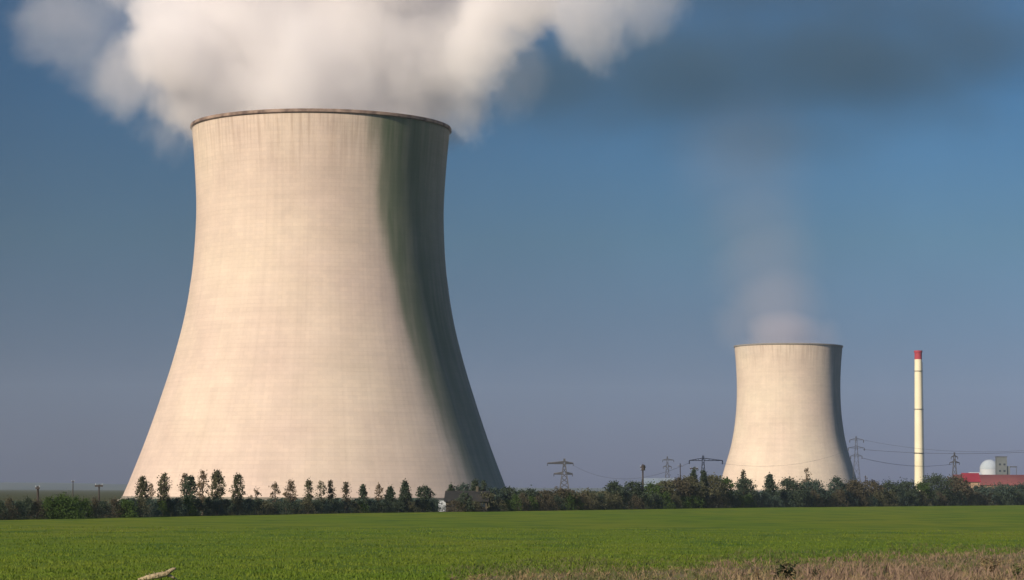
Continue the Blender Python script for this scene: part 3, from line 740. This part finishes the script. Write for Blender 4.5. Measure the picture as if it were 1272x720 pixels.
# ------------------------------------------------------------------ steam
def plume(name, origin, blobs, label, col, dens, amp, nscale, voxel, absorb=None, aniso=.2, thr=(.42, .62), soft=.55, extra=None, rough=.55):
    """blobs: (centre, radius, weight, (sx,sy,sz)) in metres, relative to origin"""
    bm = bmesh.new()
    for c, r, wt, sq in blobs:
        mtx = Matrix.Translation(c) @ Matrix.Diagonal((sq[0], sq[1], sq[2], 1))
        bmesh.ops.create_icosphere(bm, subdivisions=3, radius=r+amp*.45, matrix=mtx)
    me = bpy.data.meshes.new(name); bm.to_mesh(me); bm.free()
    tmp = bpy.data.objects.new(name+'_tmp', me); C.objects.link(tmp)
    md = tmp.modifiers.new('r', 'REMESH'); md.mode = 'VOXEL'; md.voxel_size = voxel
    dg = bpy.context.evaluated_depsgraph_get(); me2 = bpy.data.meshes.new_from_object(tmp.evaluated_get(dg)); me2.name = name
    bpy.data.objects.remove(tmp)
    o = bpy.data.objects.new(name, me2); C.objects.link(o); o.location = origin
    m = bpy.data.materials.new(name+'_volume'); m.use_nodes = True; t = m.node_tree; L = t.links
    t.nodes.remove(t.nodes['Principled BSDF']); pv = t.nodes.new('ShaderNodeVolumePrincipled'); L.new(pv.outputs[0], t.nodes['Material Output'].inputs['Volume'])
    pv.inputs['Color'].default_value = (*col, 1); pv.inputs['Anisotropy'].default_value = aniso
    if absorb: pv.inputs['Absorption Color'].default_value = (*absorb, 1)
    tc = t.nodes.new('ShaderNodeTexCoord')
    n = t.nodes.new('ShaderNodeTexNoise'); n.inputs['Scale'].default_value = nscale; n.inputs['Detail'].default_value = 6; n.inputs['Roughness'].default_value = rough; n.inputs['Distortion'].default_value = .25
    L.new(tc.outputs['Object'], n.inputs['Vector'])
    acc = None
    off = math_(t, 'MULTIPLY', math_(t, 'SUBTRACT', n.outputs[0], .5), amp*2.2)
    for c, r, wt, sq in blobs:
        mp = t.nodes.new('ShaderNodeVectorMath'); mp.operation = 'SUBTRACT'; L.new(tc.outputs['Object'], mp.inputs[0]); mp.inputs[1].default_value = c
        m2 = t.nodes.new('ShaderNodeVectorMath'); m2.operation = 'MULTIPLY'; L.new(mp.outputs[0], m2.inputs[0]); m2.inputs[1].default_value = (1/sq[0], 1/sq[1], 1/sq[2])
        ln = t.nodes.new('ShaderNodeVectorMath'); ln.operation = 'LENGTH'; L.new(m2.outputs[0], ln.inputs[0])
        d = math_(t, 'ADD', ln.outputs['Value'], off)
        f = mrange(t, d, r, r*soft, 0., wt, True)
        acc = f if acc is None else math_(t, 'MAXIMUM', acc, f)
    dn = math_(t, 'MULTIPLY', acc, dens)
    if extra: dn = extra(t, tc, dn)
    L.new(dn, pv.inputs['Density'])
    me2.materials.clear(); me2.materials.append(m)
    m.cycles.volume_step_rate = 1.0
    tag(o, label, 'steam', kind='stuff')
    return o
def rel(px, py, D, o): return tuple(pt(px, py, D)-Vector(o))
ob = Vector((Bx, BD, 155)); kb = BD/F
BL = []
def bb(px, py, rpx, wt=1., dY=0., sq=(1, 1, 1)): BL.append((rel(px, py, BD+dY, ob), rpx*kb*(BD+dY)/BD, wt, sq))
bb(400, 155, 158, 1, 0, (1, 1, .34))        # filling the mouth
bb(315, 85, 110); bb(430, 70, 130); bb(535, 75, 100); bb(252, 115, 76); bb(400, 110, 125, 1, -15); bb(480, 110, 95); bb(340, 40, 120); bb(380, 30, 110, 1, 20); bb(560, 20, 80)
bb(585, 95, 42, .6); bb(500, 120, 60); bb(230, 60, 66, 1, -20); bb(215, 10, 62, .9, -10); bb(215, 130, 52, .5); bb(207, 165, 50, .12); bb(480, 90, 110); bb(340, 110, 90)
bb(650, 5, 90, .9, -50); bb(725, 12, 96, .38, -60); bb(785, 0, 84, .2, -60); bb(600, 50, 84, .9, -40); bb(555, 120, 70, .4); bb(650, 95, 70, .12)
bb(80, 20, 88, .11, -10, (.9, 1, 1)); bb(130, 0, 70, .07); bb(172, 92, 64, .22, -10); bb(125, 65, 64, .08); bb(55, 50, 62, .08)
bb(300, -60, 130); bb(480, -70, 150); bb(650, -70, 110, .9); bb(150, -60, 70, .4)
plume('steam_plume', ob, BL, 'thick pinkish white steam billowing out of the large cooling tower', (.998, .985, .998), .085, 30, .016, 5.0, aniso=-.15, soft=.5, rough=.68)
os_ = Vector((Sx, SD, 148)); ks = SD/F; BL = []
def bs(px, py, rpx, wt=1., sq=(1, 1, 1), dY=0.): BL.append((rel(px, py, SD+dY, os_), rpx*ks, wt, sq))
bs(977, 434, 66, 1.4, (1, 1, .34)); bs(972, 412, 60, 1.0, (1, .9, .7)); bs(945, 432, 40, .5, (1, .8, .5), -30); bs(962, 375, 78, .24, (1, 1, 1)); bs(950, 325, 92, .10, (1, 1, 1.1)); bs(935, 265, 100, .06, (1, 1, 1.1)); bs(925, 195, 120, .05); bs(1018, 420, 32, .3); bs(918, 405, 46, .16)
plume('thin_steam', os_, BL, 'thin mauve steam drifting up from the smaller cooling tower', (.88, .87, .92), .040, 16, .012, 9.0, soft=.1)
DD = 1500.; od = pt(900, 90, DD); kd_ = DD/F; BL = []
def bd(px, py, rpx, wt=1., sq=(1, 1, 1)): BL.append((rel(px, py, DD, od), rpx*kd_, wt, sq))
bd(690, 100, 115, 1, (1.8, .9, .8)); bd(860, 95, 135, 1, (2.2, .9, .85)); bd(960, 80, 130, .9, (2.4, .9, .9)); bd(1060, 75, 135, 1, (2.2, .9, .8)); bd(1160, 20, 130, .8, (2.4, .9, .9)); bd(1230, 50, 125, .9, (2.0, .9, .9)); bd(950, -20, 130, .7, (2.4, 1, .8)); bd(1400, 20, 120, .7, (1.6, 1, 1)); bd(640, 110, 95, .7, (1.3, 1, .9)); bd(930, 160, 105, .5, (2.4, 1, .8)); bd(760, 130, 100, .6, (2, 1, .8)); bd(1130, 130, 95, .4, (2.4, 1, .8))
plume('drifting_cloud', od, BL, 'dark grey blue drift of shaded steam trailing off to the upper right', (.20, .31, .38), .022, 30, .008, 9.0, soft=.05)  # shade on the drifting steam is painted in as a dark volume colour

# ------------------------------------------------------------------ haze
hb = MB(); hb.box((0, 4950, 239), (18400, 13300, 480))
hz_ = hb.build('haze', bpy.data.materials.new('haze_air')); hm_ = hz_.data.materials[0]; hm_.use_nodes = True; t = hm_.node_tree
t.nodes.remove(t.nodes['Principled BSDF']); pv = t.nodes.new('ShaderNodeVolumePrincipled'); t.links.new(pv.outputs[0], t.nodes['Material Output'].inputs['Volume'])
pv.inputs['Color'].default_value = (.68, .80, 1, 1); pv.inputs['Density'].default_value = 4e-5; pv.inputs['Anisotropy'].default_value = 0.
tag(hz_, 'thin blue haze in the air', 'haze', kind='stuff')
